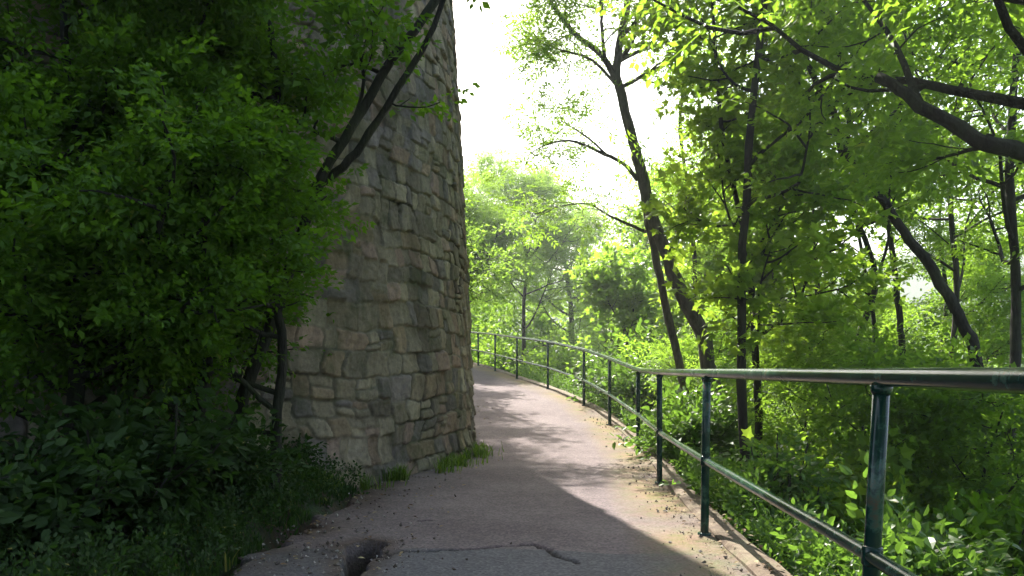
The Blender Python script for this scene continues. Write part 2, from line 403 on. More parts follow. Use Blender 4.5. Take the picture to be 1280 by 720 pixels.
def tower_part(a0, a1, z0, z1, res):
    na = int((a1 - a0) * TR / res) + 1; nz_ = int((z1 - z0) / res) + 1
    A_, Z_ = np.meshgrid(np.linspace(a0, a1, na), np.linspace(z0, z1, nz_), indexing='ij')
    u = (A_ + math.pi) * TR; v = Z_ + 2
    sid, e, lx, ly = stones(u, v)
    rr = np.random.default_rng(5); n_ = 270 * 110
    off = rr.uniform(-.016, .016, n_)[sid]; tx = rr.uniform(-.13, .13, n_)[sid]; ty = rr.uniform(-.16, .08, n_)[sid]
    uv = np.stack([u, v], -1)
    jw = .007 + .012 * nnoise(uv, 1.5, 71)
    t = np.clip((e - jw * .5) / .010, 0, 1)
    fill = np.clip(.55 + 2.2 * nnoise(uv, 1.1, 72), 0, 1)        # joints pointed flush in places, raked out in others
    h = (off + tx * lx + ty * ly + nnoise(uv, 9, 73) * .014 + nnoise(uv, 30, 74) * .007) * t - (1 - t) * (.002 + .026 * (1 - fill))
    rad = batter(Z_) + h + .05 * nnoise(uv, .25, 75)
    V = np.stack([TC[0] + rad * np.cos(A_), TC[1] + rad * np.sin(A_), Z_], -1).reshape(-1, 3)
    w = nz_; i, j = np.meshgrid(np.arange(na - 1), np.arange(w - 1), indexing='ij')
    Fq = np.stack([i * w + j, (i + 1) * w + j, (i + 1) * w + j + 1, i * w + j + 1], -1).reshape(-1, 4)
    pal = 1.05 * np.array([(.26, .22, .21), (.38, .27, .23), (.22, .19, .18), (.34, .28, .21), (.30, .25, .19), (.37, .31, .24), (.23, .19, .155), (.34, .245, .19), (.32, .265, .21), (.40, .345, .27), (.33, .25, .18), (.27, .23, .18)]);
    cs = pal[rr.integers(0, len(pal), n_)] * rr.uniform(.76, 1.12, (n_, 1)); cc = cs[sid].reshape(-1, 3)
    return V, Fq, cc, ((1 - t) * (.45 + .55 * (1 - fill))).reshape(-1)
cols = []; Vs = []; Fs = []; ms = []; base_n = 0
a_lo, a_hi = R(-116), R(12)
for (a0, a1, z0, z1, res) in ((a_lo, a_hi, -.6, 7.4, .0125), (a_lo, a_hi, 7.4, TH, .08), (a_hi, a_lo + 2 * math.pi, -.6, TH, .12)):
    V, Fq, cc, mm = tower_part(a0, a1, z0, z1, res)
    Vs.append(V); Fs.append(Fq + base_n); cols.append(cc); ms.append(mm); base_n += len(V)
m, nt, out = nmat('rubble_stone')
ca = N(nt, 'ShaderNodeAttribute', attribute_name='stone'); ma = N(nt, 'ShaderNodeAttribute', attribute_name='joint')
n1 = noise(nt, 16, 8, .75); n2 = noise(nt, 70, 5, .75); n3 = noise(nt, .55, 5, .65)
r1 = ramp(nt, [(.25, (.42, .40, .38)), (.5, (1, .98, .95)), (.75, (1.5, 1.42, 1.3))]); nt.links.new(n1.outputs[0], r1.inputs[0])
c = mix(nt, .75, ca.outputs['Color'], r1.outputs[0], 'MULTIPLY')
rj = ramp(nt, [(.40, (.035, .03, .025)), (.58, (.27, .235, .18))]); nt.links.new(n3.outputs[0], rj.inputs[0])
c = mix(nt, ma.outputs['Fac'], c, rj.outputs[0])
tc = N(nt, 'ShaderNodeTexCoord'); mp = N(nt, 'ShaderNodeMapping'); mp.inputs['Scale'].default_value = (1.6, 1.6, .3); nt.links.new(tc.outputs['Object'], mp.inputs[0])
n4 = noise(nt, 1.3, 6, .7, vec=mp.outputs[0]); r5 = ramp(nt, [(.42, (1, 1, 1)), (.66, (.42, .42, .40))]); nt.links.new(n4.outputs[0], r5.inputs[0])
c = mix(nt, .8, c, r5.outputs[0], 'MULTIPLY')
n5 = noise(nt, 2.3, 6, .75); r6 = ramp(nt, [(.5, (0, 0, 0)), (.68, (.7, .7, .7))]); nt.links.new(n5.outputs[0], r6.inputs[0])
c = mix(nt, r6.outputs[0], c, (.085, .095, .045))
p = N(nt, 'ShaderNodeBsdfPrincipled'); p.inputs['Roughness'].default_value = .92; p.inputs['Specular IOR Level'].default_value = .2; nt.links.new(c, p.inputs['Base Color'])
ad = N(nt, 'ShaderNodeMath', operation='ADD'); nt.links.new(n1.outputs[0], ad.inputs[0]); nt.links.new(n2.outputs[0], ad.inputs[1])
bp = N(nt, 'ShaderNodeBump'); bp.inputs['Strength'].default_value = .8; bp.inputs['Distance'].default_value = .02
nt.links.new(ad.outputs[0], bp.inputs['Height']); nt.links.new(bp.outputs[0], p.inputs['Normal']); nt.links.new(p.outputs[0], out.inputs[0])
M['stone'] = m
tw = empty('stone_tower', (TC[0], TC[1], 0), 'tall round rubble stone tower with tapering wall beside the path', 'tower')
link('wall', mesh_np('tower_wall', np.concatenate(Vs), np.concatenate(Fs), m, {'stone': ('POINT', np.concatenate(cols)), 'joint': ('POINT', np.concatenate(ms))}, smooth=True), tw)
# conical cap closing the top
aa = np.linspace(0, 2 * np.pi, 64, endpoint=False); rt = batter(TH) + .25
rings = [(rt - .25, TH - .02), (rt, TH), (rt, TH + .25), (rt - .1, TH + .3), (.2, TH + 3.6)]
V = np.array([[(TC[0] + r_ * math.cos(a), TC[1] + r_ * math.sin(a), z_) for a in aa] for r_, z_ in rings]).reshape(-1, 3)
i, j = np.meshgrid(np.arange(len(rings) - 1), np.arange(64), indexing='ij'); j2 = (j + 1) % 64
Fq = np.stack([i * 64 + j, i * 64 + j2, (i + 1) * 64 + j2, (i + 1) * 64 + j], -1).reshape(-1, 4)
nn = len(V)
link('roof', mesh_np('tower_roof', V, Fq, m, {'stone': ('POINT', np.full((nn, 3), .16)), 'joint': ('POINT', np.zeros(nn))}), tw)

# ------------------------------------------------------------------ railing
m, nt, out = nmat('green_paint')
n1 = noise(nt, 9, 6, .7); n2 = noise(nt, 2.2, 4, .6)
r1 = ramp(nt, [(0, (.003, .015, .012)), (.52, (.006, .028, .022)), (.58, (.035, .085, .065)), (.70, (.10, .05, .03))]); nt.links.new(n1.outputs[0], r1.inputs[0])
p = N(nt, 'ShaderNodeBsdfPrincipled'); nt.links.new(r1.outputs[0], p.inputs['Base Color'])
r2 = ramp(nt, [(.3, (.14, .14, .14)), (.7, (.3, .3, .3))]); nt.links.new(n2.outputs[0], r2.inputs[0]); nt.links.new(r2.outputs[0], p.inputs['Roughness'])
p.inputs['Specular IOR Level'].default_value = .35; p.inputs['Coat Weight'].default_value = .05; p.inputs['Coat Roughness'].default_value = .25
bp = N(nt, 'ShaderNodeBump'); bp.inputs['Strength'].default_value = .3; bp.inputs['Distance'].default_value = .002
nt.links.new(n1.outputs[0], bp.inputs['Height']); nt.links.new(bp.outputs[0], p.inputs['Normal']); nt.links.new(p.outputs[0], out.inputs[0])
M['paint'] = m
PO = RAILP[0:20].copy()
rl = empty('railing', (PO[4][0], PO[4][1], 0), 'dark green tubular metal railing with two rails along the outer edge of the path', 'railing')
lean = np.zeros((len(PO), 2)); lean[4] = (.055, 0); lean[3] = (.05, 0); lean[5] = (.015, 0); lean[6] = (-.0, 0)
tops = np.column_stack([PO[:, 0] + lean[:, 0], PO[:, 1] + lean[:, 1], PO[:, 2] + .975])
def railcurve(h):
    P = np.column_stack([PO[:, 0] + lean[:, 0] * h, PO[:, 1], PO[:, 2] + h]); out_ = []
    for a, b in zip(P[:-1], P[1:]):       # nearly straight lengths, bent at the posts
        for t in np.linspace(0, 1, 6, endpoint=False): out_.append(a + (b - a) * t)
    out_.append(P[-1]); Q = np.array(out_)
    K = Q.copy(); K[1:-1] = .25 * Q[:-2] + .5 * Q[1:-1] + .25 * Q[2:]
    return K
t = Tubes(); t.add(railcurve(.997), .028, 16); link('top_rail', t.mesh('top_rail', m), rl)
t = Tubes(); t.add(railcurve(.455), .0225, 16); link('middle_rail', t.mesh('middle_rail', m), rl)
for k in range(len(PO)):
    x, y, z = PO[k]; lx = lean[k][0]
    t = Tubes(); zs = np.array([-.12, .0, .3, .6, .965])
    t.add(np.column_stack([x + lx * zs, np.full(5, y), z + zs]), .0255, 14)
    t.add([(x, y, z - .02), (x, y, z + .012)], .042, 14)
    t.add([(x + lx * h_, y, z + h_) for h_ in (.425, .43, .48, .485)], [.027, .031, .031, .027], 14)
    t.add([(x + lx * h_, y, z + h_) for h_ in (.945, .955, .972)], [.027, .031, .034], 14)
    link('post', t.mesh('post', m), rl)

# ------------------------------------------------------------------ foliage
def leaf_shape(kind):
    if kind == 'maple':
        ang = [(-.0, .0)]
        pts = [(0, 0), (.18, .06), (.42, -.02), (.34, .20), (.62, .42), (.30, .50), (.20, .62), (0, 1.0), (-.20, .62), (-.30, .50), (-.62, .42), (-.34, .20), (-.42, -.02), (-.18, .06)]
        P = np.array([(x, y, -.25 * abs(x) ** 1.3) for x, y in pts] + [(0, .33, .03)])
        c = len(pts); f = np.array([(i, (i + 1) % c, c) for i in range(c)]); return P, f
    if kind == 'oval':
        P = np.array([(0, 0, 0), (.24, .22, .07), (.27, .55, .07), (0, 1, -.06), (-.27, .55, .07), (-.24, .22, .07), (0, .5, 0)])
        return P, np.array([(0, 1, 6), (1, 2, 6), (2, 3, 6), (3, 4, 6), (4, 5, 6), (5, 0, 6)])
    if kind == 'lance':
        P = np.array([(0, 0, 0), (.17, .42, .04), (0, 1, -.05), (-.17, .42, .04)]); return P, np.array([(0, 1, 2), (0, 2, 3)])
    P = np.array([(0, 0, 0), (.30, .42, .06), (0, 1, -.08), (-.30, .42, .06)]); return P, np.array([(0, 1, 2), (0, 2, 3)])

def rotm(yaw, pitch, roll):
    cy, sy = math.cos(yaw), math.sin(yaw); cp, sp = math.cos(pitch), math.sin(pitch); cr, sr = math.cos(roll), math.sin(roll)
    Z_ = np.array([[cy, -sy, 0], [sy, cy, 0], [0, 0, 1]]); X_ = np.array([[1, 0, 0], [0, cp, -sp], [0, sp, cp]]); Y_ = np.array([[cr, 0, sr], [0, 1, 0], [-sr, 0, cr]])
    return Z_ @ X_ @ Y_
def make_twigs(kind, seed, nvar=6):
    """twig templates growing along +Y, flat in XY, about 0.5 m long"""
    rg = np.random.default_rng(seed); outl = []
    for v in range(nvar):
        V = []; Fc = []; T = []; n = 0
        def put(shape, pos, yaw, size, tilt=.45):
            nonlocal n
            P, f = shape; Rm = rotm(yaw, rg.normal() * tilt - .15, rg.normal() * tilt)
            V.append((P * size) @ Rm.T + pos); Fc.append(f + n); n += len(P); T.append(np.full(len(f), rg.uniform(0, 1)))
        if kind == 'pinnate':       # compound leaves of an ash or robinia
            sh = leaf_shape('lance')
            for k in range(6):
                b = np.array((0, .08 + k * .07, 0)); yaw = (1 if k % 2 else -1) * rg.uniform(.5, 1.2); L = rg.uniform(.2, .3)
                dr = np.array((-math.sin(yaw), math.cos(yaw), rg.uniform(-.35, .25)))
                for q in range(5):
                    s_ = (q + 1) / 5.; pos = b + dr * L * s_ * .9 - np.array((0, 0, .06 * s_ * s_))
                    for sg in (-1, 1): put(sh, pos, yaw + sg * rg.uniform(.8, 1.2), rg.uniform(.06, .085), .25)
                put(sh, b + dr * L, yaw, .08, .25)
        else:
            sh = leaf_shape({'maple': 'maple', 'elm': 'diamond', 'bush': 'oval', 'big': 'oval'}[kind])
            if kind == 'maple': cnt, sz = 13, (.085, .14)
            elif kind == 'elm': cnt, sz = 26, (.06, .095)
            elif kind == 'bush': cnt, sz = 18, (.06, .10)
            else: cnt, sz = 9, (.13, .22)
            for k in range(cnt):
                s_ = (k + .5) / cnt; sg = 1 if k % 2 else -1; yaw = sg * rg.uniform(.4, 1.5) * (1 - .4 * s_)
                side = rg.uniform(0, .16) * (1 - s_ * .6)
                pos = np.array((-sg * -side * -1, s_ * .5, rg.normal() * .03)); pos[0] = -sg * side
                put(sh, pos, yaw, rg.uniform(*sz), .5)
        # stem
        r_ = .004; P = np.array([(r_, 0, 0), (-r_, 0, r_), (0, .5, 0)]); V.append(P); Fc.append(np.array([(0, 1, 2)]) + n); T.append(np.array([0.])); n += 3
        outl.append((np.concatenate(V), np.concatenate(Fc), np.concatenate(T)))
    return outl
TW = {k: make_twigs(k, 100 + i) for i, k in enumerate(('pinnate', 'maple', 'elm', 'bush', 'big'))}

def crown_mesh(name, kind, pos, dirs, scale, mat, seed, upness=.75):
    """copy twig templates to pos with forward = dirs"""
    rg = np.random.default_rng(seed); n = len(pos)
    f = dirs / (np.linalg.norm(dirs, axis=1)[:, None] + 1e-9)
    up = np.array((0, 0, 1.)) * upness + rg.normal(size=(n, 3)) * (1.05 - upness) * .8
    s = np.cross(f, up); s /= np.linalg.norm(s, axis=1)[:, None] + 1e-9; u = np.cross(s, f)
    Rm = np.stack([s, f, u], -1)                     # columns
    var = rg.integers(0, len(TW[kind]), n); Vs = []; Fs = []; Ts = []; base = 0
    tt = rg.uniform(0, 1, n)
    cl = .5 + .5 * nnoise(pos[:, :2] + pos[:, 2:3] * .7, .7, seed % 97)
    for v, (P, Fc, T) in enumerate(TW[kind]):
        ix = np.where(var == v)[0]
        if not len(ix): continue
        W = np.einsum('nij,pj->npi', Rm[ix] * scale[ix][:, None, None], P) + pos[ix][:, None]
        Vs.append(W.reshape(-1, 3)); k = len(P)
        Fs.append((Fc[None] + (np.arange(len(ix)) * k)[:, None, None]).reshape(-1, 3) + base); base += k * len(ix)
        Ts.append((T[None] * .4 + tt[ix][:, None] * .25 + cl[ix][:, None] * .35).reshape(-1) * .97)
        Ts[-1][rg.uniform(0, 1, len(Ts[-1])) < .006] = 1.0
    return mesh_np(name, np.concatenate(Vs), np.concatenate(Fs), mat, {'tint': ('FACE', np.concatenate(Ts))})

def unit(v): return v / (np.linalg.norm(v) + 1e-9)
class Plant:
    """a woody skeleton with twig places"""
    def __init__(s, seed): s.rg = np.random.default_rng(seed); s.t = Tubes(); s.pos = []; s.dir = []; s.sc = []
    def wood(s, P, r0, r1, k=8, sub=4, power=1.0):
        Q = catmull(P, sub); tt = np.linspace(0, 1, len(Q)); r = r0 + (r1 - r0) * tt ** power
        Q[1:-1] += s.rg.normal(size=(len(Q) - 2, 3)) * (r[1:-1, None] * .12)
        s.t.add(Q, r, k, .055, s.rg); return Q, r
    def branch(s, p, d, L, r, steps=7, trop=.12, wig=.16, sag=0, ok=None):
        P = [p]; d = unit(d)
        for i in range(steps):
            d = unit(d + np.array((0, 0, trop - sag * i / steps)) + s.rg.normal(size=3) * wig); P.append(P[-1] + d * L / steps)
        P = np.array(P); 
        if ok is not None and not ok(P[-1]): return None
        s.t.add(P, r * np.linspace(1, .25, len(P)) + .002, 5, cap=False); return P
    def twigs_on(s, P, n, f0=.2, size=1.0, spread=.9, keep=None):
        for k in range(n):
            t = f0 + (1 - f0) * s.rg.uniform(0, 1) ** .8; x = t * (len(P) - 1); i = min(int(x), len(P) - 2)
            p = P[i] + (P[i + 1] - P[i]) * (x - i); d = unit(P[i + 1] - P[i])
            a = s.rg.normal(size=3); a[2] *= .45
            q = unit(d * .55 + a * spread)
            p = p + s.rg.normal(size=3) * .05
            if keep is not None and not keep(p): continue
            s.pos.append(p); s.dir.append(q); s.sc.append(size * s.rg.uniform(.7, 1.25))
    def limbs(s, Q, r, n, L, t0=.3, up=.35, n2=6, nt=9, size=1.0, az=None, keep=None, t1=1.0, l2=.5, trop=.1, sag=0):
        """primary branches on stem Q, secondaries on them, twigs on those"""
        ga = s.rg.uniform(0, 6.28)
        for k in range(n):
            t = t0 + (t1 - t0) * (k + s.rg.uniform(0, 1)) / n; x = t * (len(Q) - 1); i = min(int(x), len(Q) - 2); p = Q[i] + (Q[i + 1] - Q[i]) * (x - i)
            ga += 2.4 + s.rg.normal() * .4
            a = ga if az is None else s.rg.uniform(az[0], az[1])
            d = np.array((math.cos(a), math.sin(a), up + s.rg.normal() * .2))
            Lk = L * (1.1 - .55 * (t - t0) / (t1 - t0 + 1e-6)) * s.rg.uniform(.65, 1.15)
            rb = min(r[i] * .5, .012 + Lk * .012)
            B = s.branch(p, d, Lk, rb, 8, trop, sag=sag, ok=keep)
            if B is None: continue
            s.sprays(B, Lk * l2, rb * .5, n2, nt, size, keep)
    def sprays(s, B, L, r, n2, nt, size=1.0, keep=None, f0=.25):
        for q in range(n2):
            x = (f0 + (1 - f0) * (q + s.rg.uniform(0, 1)) / n2) * (len(B) - 1); i = min(int(x), len(B) - 2); p = B[i] + (B[i + 1] - B[i]) * (x - i)
            d = unit(B[i + 1] - B[i]); a = s.rg.normal(size=3); a[2] *= .4; a -= d * a.dot(d)
            C = s.branch(p, d * .6 + unit(a) * .9, L * s.rg.uniform(.5, 1.1), max(r, .004), 5, .04, .2)
            s.twigs_on(C, nt, .15, size, keep=keep)
        s.twigs_on(B, nt, .35, size, keep=keep)
    def build(s, name, base, kind, mat, bark, label, cat, group=None, upness=.75, seed=1):
        o = empty(name, base, label, cat, group)
        link('trunk' if cat == 'tree' else 'stem', s.t.mesh('trunk', bark), o)
        if s.pos:
            me = crown_mesh('crown', kind, np.array(s.pos), np.array(s.dir), np.array(s.sc), mat, seed, upness)
            link('crown' if cat == 'tree' else 'foliage', me, o)
        return o
NTW = 0
def gpos(px, Y):
    x = (px - 640) / F * Y; return np.array((x, Y, gz(x, Y)))
def stem_pts(Y, pts, base_px=None):
    """pixel polyline (bottom to top) at distance Y (or a distance each), rooted in the ground"""
    P = [at(q[0], q[1], q[2] if len(q) > 2 else Y) for q in pts]
    b = gpos(base_px if base_px is not None else pts[0][0], (pts[0][2] if len(pts[0]) > 2 else Y)); b[2] -= .1
    return np.array([b] + [p for p in P if p[2] > b[2] + .15])

# --- the tall leaning ash in the middle
pl = Plant(1)
S1 = stem_pts(11, [(897, 520), (890, 470), (874, 412), (851, 365), (830, 310), (813, 262), (801, 215), (792, 178), (779, 130), (770, 85), (778, 40), (784, 0), (786, -80, 10.8), (800, -190, 10.5), (815, -300, 10)], 905)
Q, r = pl.wood(S1, .118, .03, 10)
S2 = stem_pts(11.15, [(858, 500), (846, 440), (836, 400), (825, 345), (814, 295), (804, 240), (800, 215, 11)], 872)
Q2, r2_ = pl.wood(S2, .062, .05, 9)
gapok = lambda p: True
def limb(pts, Y, r0, r1, n2, nt, L, size=1.0):
    P = np.array([at(q[0], q[1], q[2] if len(q) > 2 else Y) for q in pts]); q_, _ = pl.wood(P, r0, r1, 6, 3); pl.sprays(q_, L, r1 * .7, n2, nt, size, f0=.35)
limb([(768, 92), (745, 62), (720, 44), (703, 22), (688, 0), (668, -50, 11.4), (650, -120, 11.8)], 11, .045, .015, 11, 5, .9)
limb([(779, 131), (773, 108), (758, 78), (752, 40), (752, 0), (745, -70), (730, -150)], 11, .034, .015, 8, 5, .9)
limb([(765, 88), (788, 55), (800, 10), (812, -60), (830, -140)], 11.1, .045, .012, 8, 5, .9)
limb([(797, 225), (780, 205), (755, 193), (735, 183), (710, 176), (680, 182, 11.2), (652, 200, 11.4)], 11, .032, .006, 8, 3, .6)
limb([(760, 195), (738, 175), (712, 157), (700, 150)], 11, .018, .005, 4, 4, .45)
limb([(808, 290), (785, 280), (762, 270), (735, 255), (700, 258, 11.2), (668, 268, 11.3)], 11, .024, .005, 7, 3, .6)
limb([(775, 112), (740, 75), (700, 62), (668, 50, 11.5)], 11, .025, .006, 8, 6, .6)
limb([(835, 320), (850, 280), (880, 240), (900, 190)], 11, .03, .008, 7, 9, .7)
pl.limbs(Q, r, 7, 1.9, .62, .4, 5, 5, az=(-.9, 1.2), t1=.95)
pl.build('ash_tree', gpos(905, 11), 'pinnate', M['leaf_ash'], M['bark'], 'tall leaning tree with dark forked trunk behind the middle of the railing', 'tree', seed=2)

# --- generic tree from a pixel stem
def tree(seed, name, Y, pts, r0, r1, kind, mat, label, n, L, t0=.3, up=.3, n2=6, nt=9, size=1.0, az=None, bark='bark_dark', base_px=None, extra=(), group=None, sag=0, keep=None, cat='tree', l2=.5):
    global pl
    pl = Plant(seed); S = stem_pts(Y, pts, base_px); Q, r = pl.wood(S, r0, r1, 8)
    for (e, ye, a, b, n2e, nte, Le) in extra:
        P = np.array([at(q[0], q[1], q[2] if len(q) > 2 else ye) for q in e]); q_, _ = pl.wood(P, a, b, 6, 3)
        if n2e: pl.sprays(q_, Le, b * .7, n2e, nte, size, keep)
    if n: pl.limbs(Q, r, n, L, t0, up, n2, nt, size, az, sag=sag, keep=keep, l2=l2)
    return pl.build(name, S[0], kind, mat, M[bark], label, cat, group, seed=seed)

LM = M
tree(21, 'maple_tree', 9, [(948, 520), (944, 440), (938, 360), (925, 270), (905, 180), (896, 90), (890, 0), (880, -90)], .05, .012, 'maple', M['leaf_maple'],
     'slender young maple with bright yellow-green leaves right of the leaning trunk', 20, 1.3, .22, .15, 5, 5, .85, az=(-2.6, 2.6))
tree(22, 'straight_tree', 8, [(930, 590), (928, 475), (926, 380), (930, 280), (940, 150), (955, 0), (965, -120)], .055, .03, 'elm', M['leaf_elm'],
     'straight dark trunk just right of the railing corner post', 8, 1.3, .5, .35, 4, 3, az=(-1.9, 1.9))
tree(23, 'leaning_tree', 8.5, [(1222, 470), (1205, 410), (1190, 378), (1160, 330), (1130, 290), (1100, 245), (1078, 215), (1056, 190), (1042, 140), (1012, 85), (990, 20), (975, -60), (960, -150)], .07, .02, 'elm', M['leaf_elm'],
     'dark tree leaning left with its long bare trunk crossing the right side', 9, 1.6, .6, .35, 4, 4,
     extra=(([(1103, 250), (1075, 240), (1040, 236)], 8.4, .02, .006, 3, 6, .4), ([(1055, 190), (1062, 150), (1050, 90), (1052, 20)], 8.5, .03, .01, 6, 8, .7)), base_px=1232)
tree(24, 'old_tree', 5.4, [(1330, 480), (1318, 350), (1310, 260), (1300, 150), (1310, 40), (1330, -80), (1340, -200)], .12, .06, 'elm', M['leaf_elm'],
     'old tree at the right edge reaching a thick broken limb over the slope', 9, 2.4, .58, .3, 5, 6,
     extra=(([(1312, 215), (1280, 188), (1235, 182), (1200, 160, 5.5), (1150, 130, 5.6), (1125, 112, 5.7), (1097, 96, 5.8)], 5.4, .06, .036, 0, 0, 0),
            ([(1240, 182, 5.45), (1195, 192, 5.7), (1150, 205, 6)], 5.5, .02, .005, 4, 5, .5),
            ([(1150, 130, 5.6), (1120, 60, 6), (1080, 0, 6.4), (1040, -60, 6.8)], 5.6, .03, .008, 7, 9, .8)))
tree(25, 'forked_tree', 9.5, [(1078, 470), (1072, 430), (1085, 390), (1095, 350), (1082, 300), (1060, 250), (1050, 190), (1040, 120), (1045, 20)], .05, .015, 'elm', M['leaf_ash'],
     'crooked multi-stemmed small tree with a kinked trunk above the railing', 9, 1.3, .55, .3, 4, 5,
     extra=(([(1095, 455), (1092, 400), (1080, 330), (1068, 260), (1062, 200)], 9.6, .03, .012, 5, 6, .6), ([(1093, 360), (1050, 345), (1010, 330)], 9.5, .015, .005, 3, 5, .5), ([(1096, 350), (1110, 300), (1112, 240), (1120, 160)], 9.5, .02, .008, 4, 6, .6)))
tree(26, 'straight_tree', 11, [(1128, 470), (1125, 400), (1118, 340), (1110, 250), (1120, 130), (1135, 0), (1150, -120), (1160, -330)], .05, .025, 'elm', M['leaf_elm'],  # stem carried on above the view so its crown shades the slope
     'dark upright trunk between the crooked tree and the long leaning trunk', 11, 2.0, .45, .3, 4, 5)
tree(27, 'slender_tree', 12, [(1024, 600), (1016, 530), (1012, 440), (1022, 360), (1010, 280), (1000, 180), (1005, 60), (1015, -60), (1010, -330)], .05, .02, 'elm', M['leaf_ash'],  # top stretched out of view to add shade on the slope
     'slender tree with a slightly bowed trunk seen under the top rail', 7, 1.6, .5, .3, 4, 4)
tree(28, 'slender_tree', 14, [(985, 580), (984, 500), (975, 400), (962, 300), (950, 180), (945, 50), (950, -60)], .055, .02, 'pinnate', M['leaf_ash'],
     'thin pole-like tree left of the bowed slender trunk', 8, 1.8, .45, .35, 4, 4)
tree(29, 'slender_tree', 15, [(868, 480), (866, 400), (868, 320), (860, 240), (850, 140), (870, 40), (850, -60)], .06, .02, 'pinnate', M['leaf_ash'],
     'thin grey tree standing behind the leaning forked trunk', 8, 2.0, .45, .35, 4, 4, az=(-1.5, 1.8))
tree(30, 'straight_tree', 13, [(1195, 560), (1190, 460), (1196, 360), (1188, 240), (1200, 100), (1215, -40), (1210, -330)], .06, .03, 'elm', M['leaf_elm'],  # unseen upper crown added to darken the slope below
     'upright trunk in deep shade behind the long leaning trunk', 14, 2.4, .38, .3, 5, 7)
tree(31, 'straight_tree', 10, [(1262, 600), (1268, 470), (1270, 350), (1262, 220), (1270, 80), (1280, -60), (1290, -380)], .075, .035, 'elm', M['leaf_elm'],  # raised beyond the view to shade the undergrowth
     'thick dark trunk close to the right edge of the view', 16, 2.4, .4, .3, 6, 7)

for k, (Y, px, H, kind, mt, lab) in enumerate(((7.5, 1120, 3.2, 'elm', 'leaf_elm', 'leafy sapling behind the nearest post of the railing'), (9, 1020, 3.4, 'pinnate', 'leaf_ash', 'light feathery sapling above the middle of the long top rail'),
        (10, 1185, 4.0, 'elm', 'leaf_elm', 'dense sapling in front of the upright trunks at the right'), (7, 1245, 3.4, 'elm', 'leaf_elm', 'dark sapling at the right edge above the rail end'), (12, 1075, 4.2, 'elm', 'leaf_elm', 'sapling filling the gap left of the crooked tree'),
        (12, 900, 3.4, 'pinnate', 'leaf_ash', 'bushy sapling at the foot of the forked leaning trunk'), (13.5, 1140, 4.5, 'maple', 'leaf_maple', 'bright sapling deep between the dark trunks'), (15, 960, 4.5, 'elm', 'leaf_ash', 'rounded sapling behind the straight dark trunk'))):
    pl = Plant(700 + k); b = gpos(px, Y); P = np.array([b + (0, 0, -.1), b + (.05, .1, H * .2), b + (-.1, .05, H * .45), b + (.05, -.05, H * .68)])
    Q, r = pl.wood(P, .028, .006, 6); pl.limbs(Q, r, 13, 1.0, .22, .25, 4, 5, .85, keep=lambda p: near_line(p[None, :2])[0][0] > .35)
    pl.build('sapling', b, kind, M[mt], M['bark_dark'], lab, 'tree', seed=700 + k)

# --- trees ahead of the path, beyond the bend
tree(41, 'pale_tree', 30, [(655, 380), (660, 330), (650, 290), (640, 260), (628, 225)], .08, .03, 'pinnate', M['leaf_ash'],
     'pale feathery tree beyond the far bend of the railing, closest to the tower', 22, 3.0, .1, .2, 6, 9, 1.2, extra=(([(655, 330), (680, 300), (700, 270)], 30, .05, .02, 5, 7, 1.5),))
tree(42, 'round_tree', 34, [(715, 420), (712, 370), (705, 320), (708, 280)], .14, .04, 'pinnate', M['leaf_ash'],
     'round pale green tree in the distance above the far railing', 24, 3.2, .1, .2, 6, 9, 1.2)
tree(43, 'low_tree', 19, [(790, 500), (785, 440), (778, 400), (772, 370), (770, 340)], .07, .02, 'maple', M['leaf_ash'],
     'low bushy yellow-green tree just behind the middle of the railing', 12, 1.6, .15, .2, 5, 5, 1.1)
tree(44, 'low_tree', 24, [(842, 520), (838, 440), (830, 380), (835, 320), (832, 270)], .08, .02, 'elm', M['leaf_ash'],
     'mid-green tree filling the gap behind the forked trunk', 16, 2.4, .2, .3, 6, 8, 1.5)

# --- trees between the tower and the bend, whose shade dapples the path
tree(51, 'shading_tree', 17, [(440, 470), (450, 380), (458, 280), (452, 180), (460, 60), (465, -60)], .11, .03, 'pinnate', M['leaf_ash'],
     'tree rooted behind the tower whose fine twigs show past the tower edge', 18, 2.3, .35, .3, 6, 7, keep=lambda p: p[0] < -1.25)
tree(52, 'shading_tree', 21, [(520, 430), (530, 360), (540, 300), (535, 230), (530, 150), (535, 60)], .11, .03, 'elm', M['leaf_ash'],
     'tree beside the far path with branches hanging out left of the sky gap', 22, 2.7, .25, .15, 6, 8, 1.2, keep=lambda p: p[0] < -1.4 or p[2] < 5.6)
tree(53, 'shading_tree', 26, [(560, 400), (568, 350), (575, 300), (570, 230)], .10, .03, 'pinnate', M['leaf_ash'],
     'feathery tree just left of the last visible railing posts', 24, 2.8, .25, .2, 6, 9, 1.3, keep=lambda p: p[2] < 7.5)

# --- the wooded slope: three kinds, each tree copied with its trunk and crown
def copy_thing(o, loc, rz, sc_):
    c_ = o.copy(); col.objects.link(c_); c_.location = loc; c_.rotation_euler = (0, 0, rz); c_.scale = (sc_,) * 3
    for ch in [q for q in bpy.data.objects if q.parent == o]:
        d = ch.copy(); col.objects.link(d); d.parent = c_
    return c_
protos = []
for k, (kind, mt, lab, n, L, H) in enumerate((('elm', 'leaf_elm', 'dark slim forest tree', 20, 1.9, 9), ('pinnate', 'leaf_ash', 'pale feathery forest tree', 16, 2.1, 9), ('maple', 'leaf_maple', 'bright bushy forest tree', 26, 1.8, 6.5))):
    pl = Plant(600 + k); zs = np.linspace(0, H, 7); P = np.column_stack([pl.rg.normal(size=7).cumsum() * .12, pl.rg.normal(size=7).cumsum() * .12, zs])
    Q, r = pl.wood(P, .10, .015, 8); pl.limbs(Q, r, n, L, .16, .2, 6, 8, 1.25)
    protos.append((pl, kind, mt, lab))
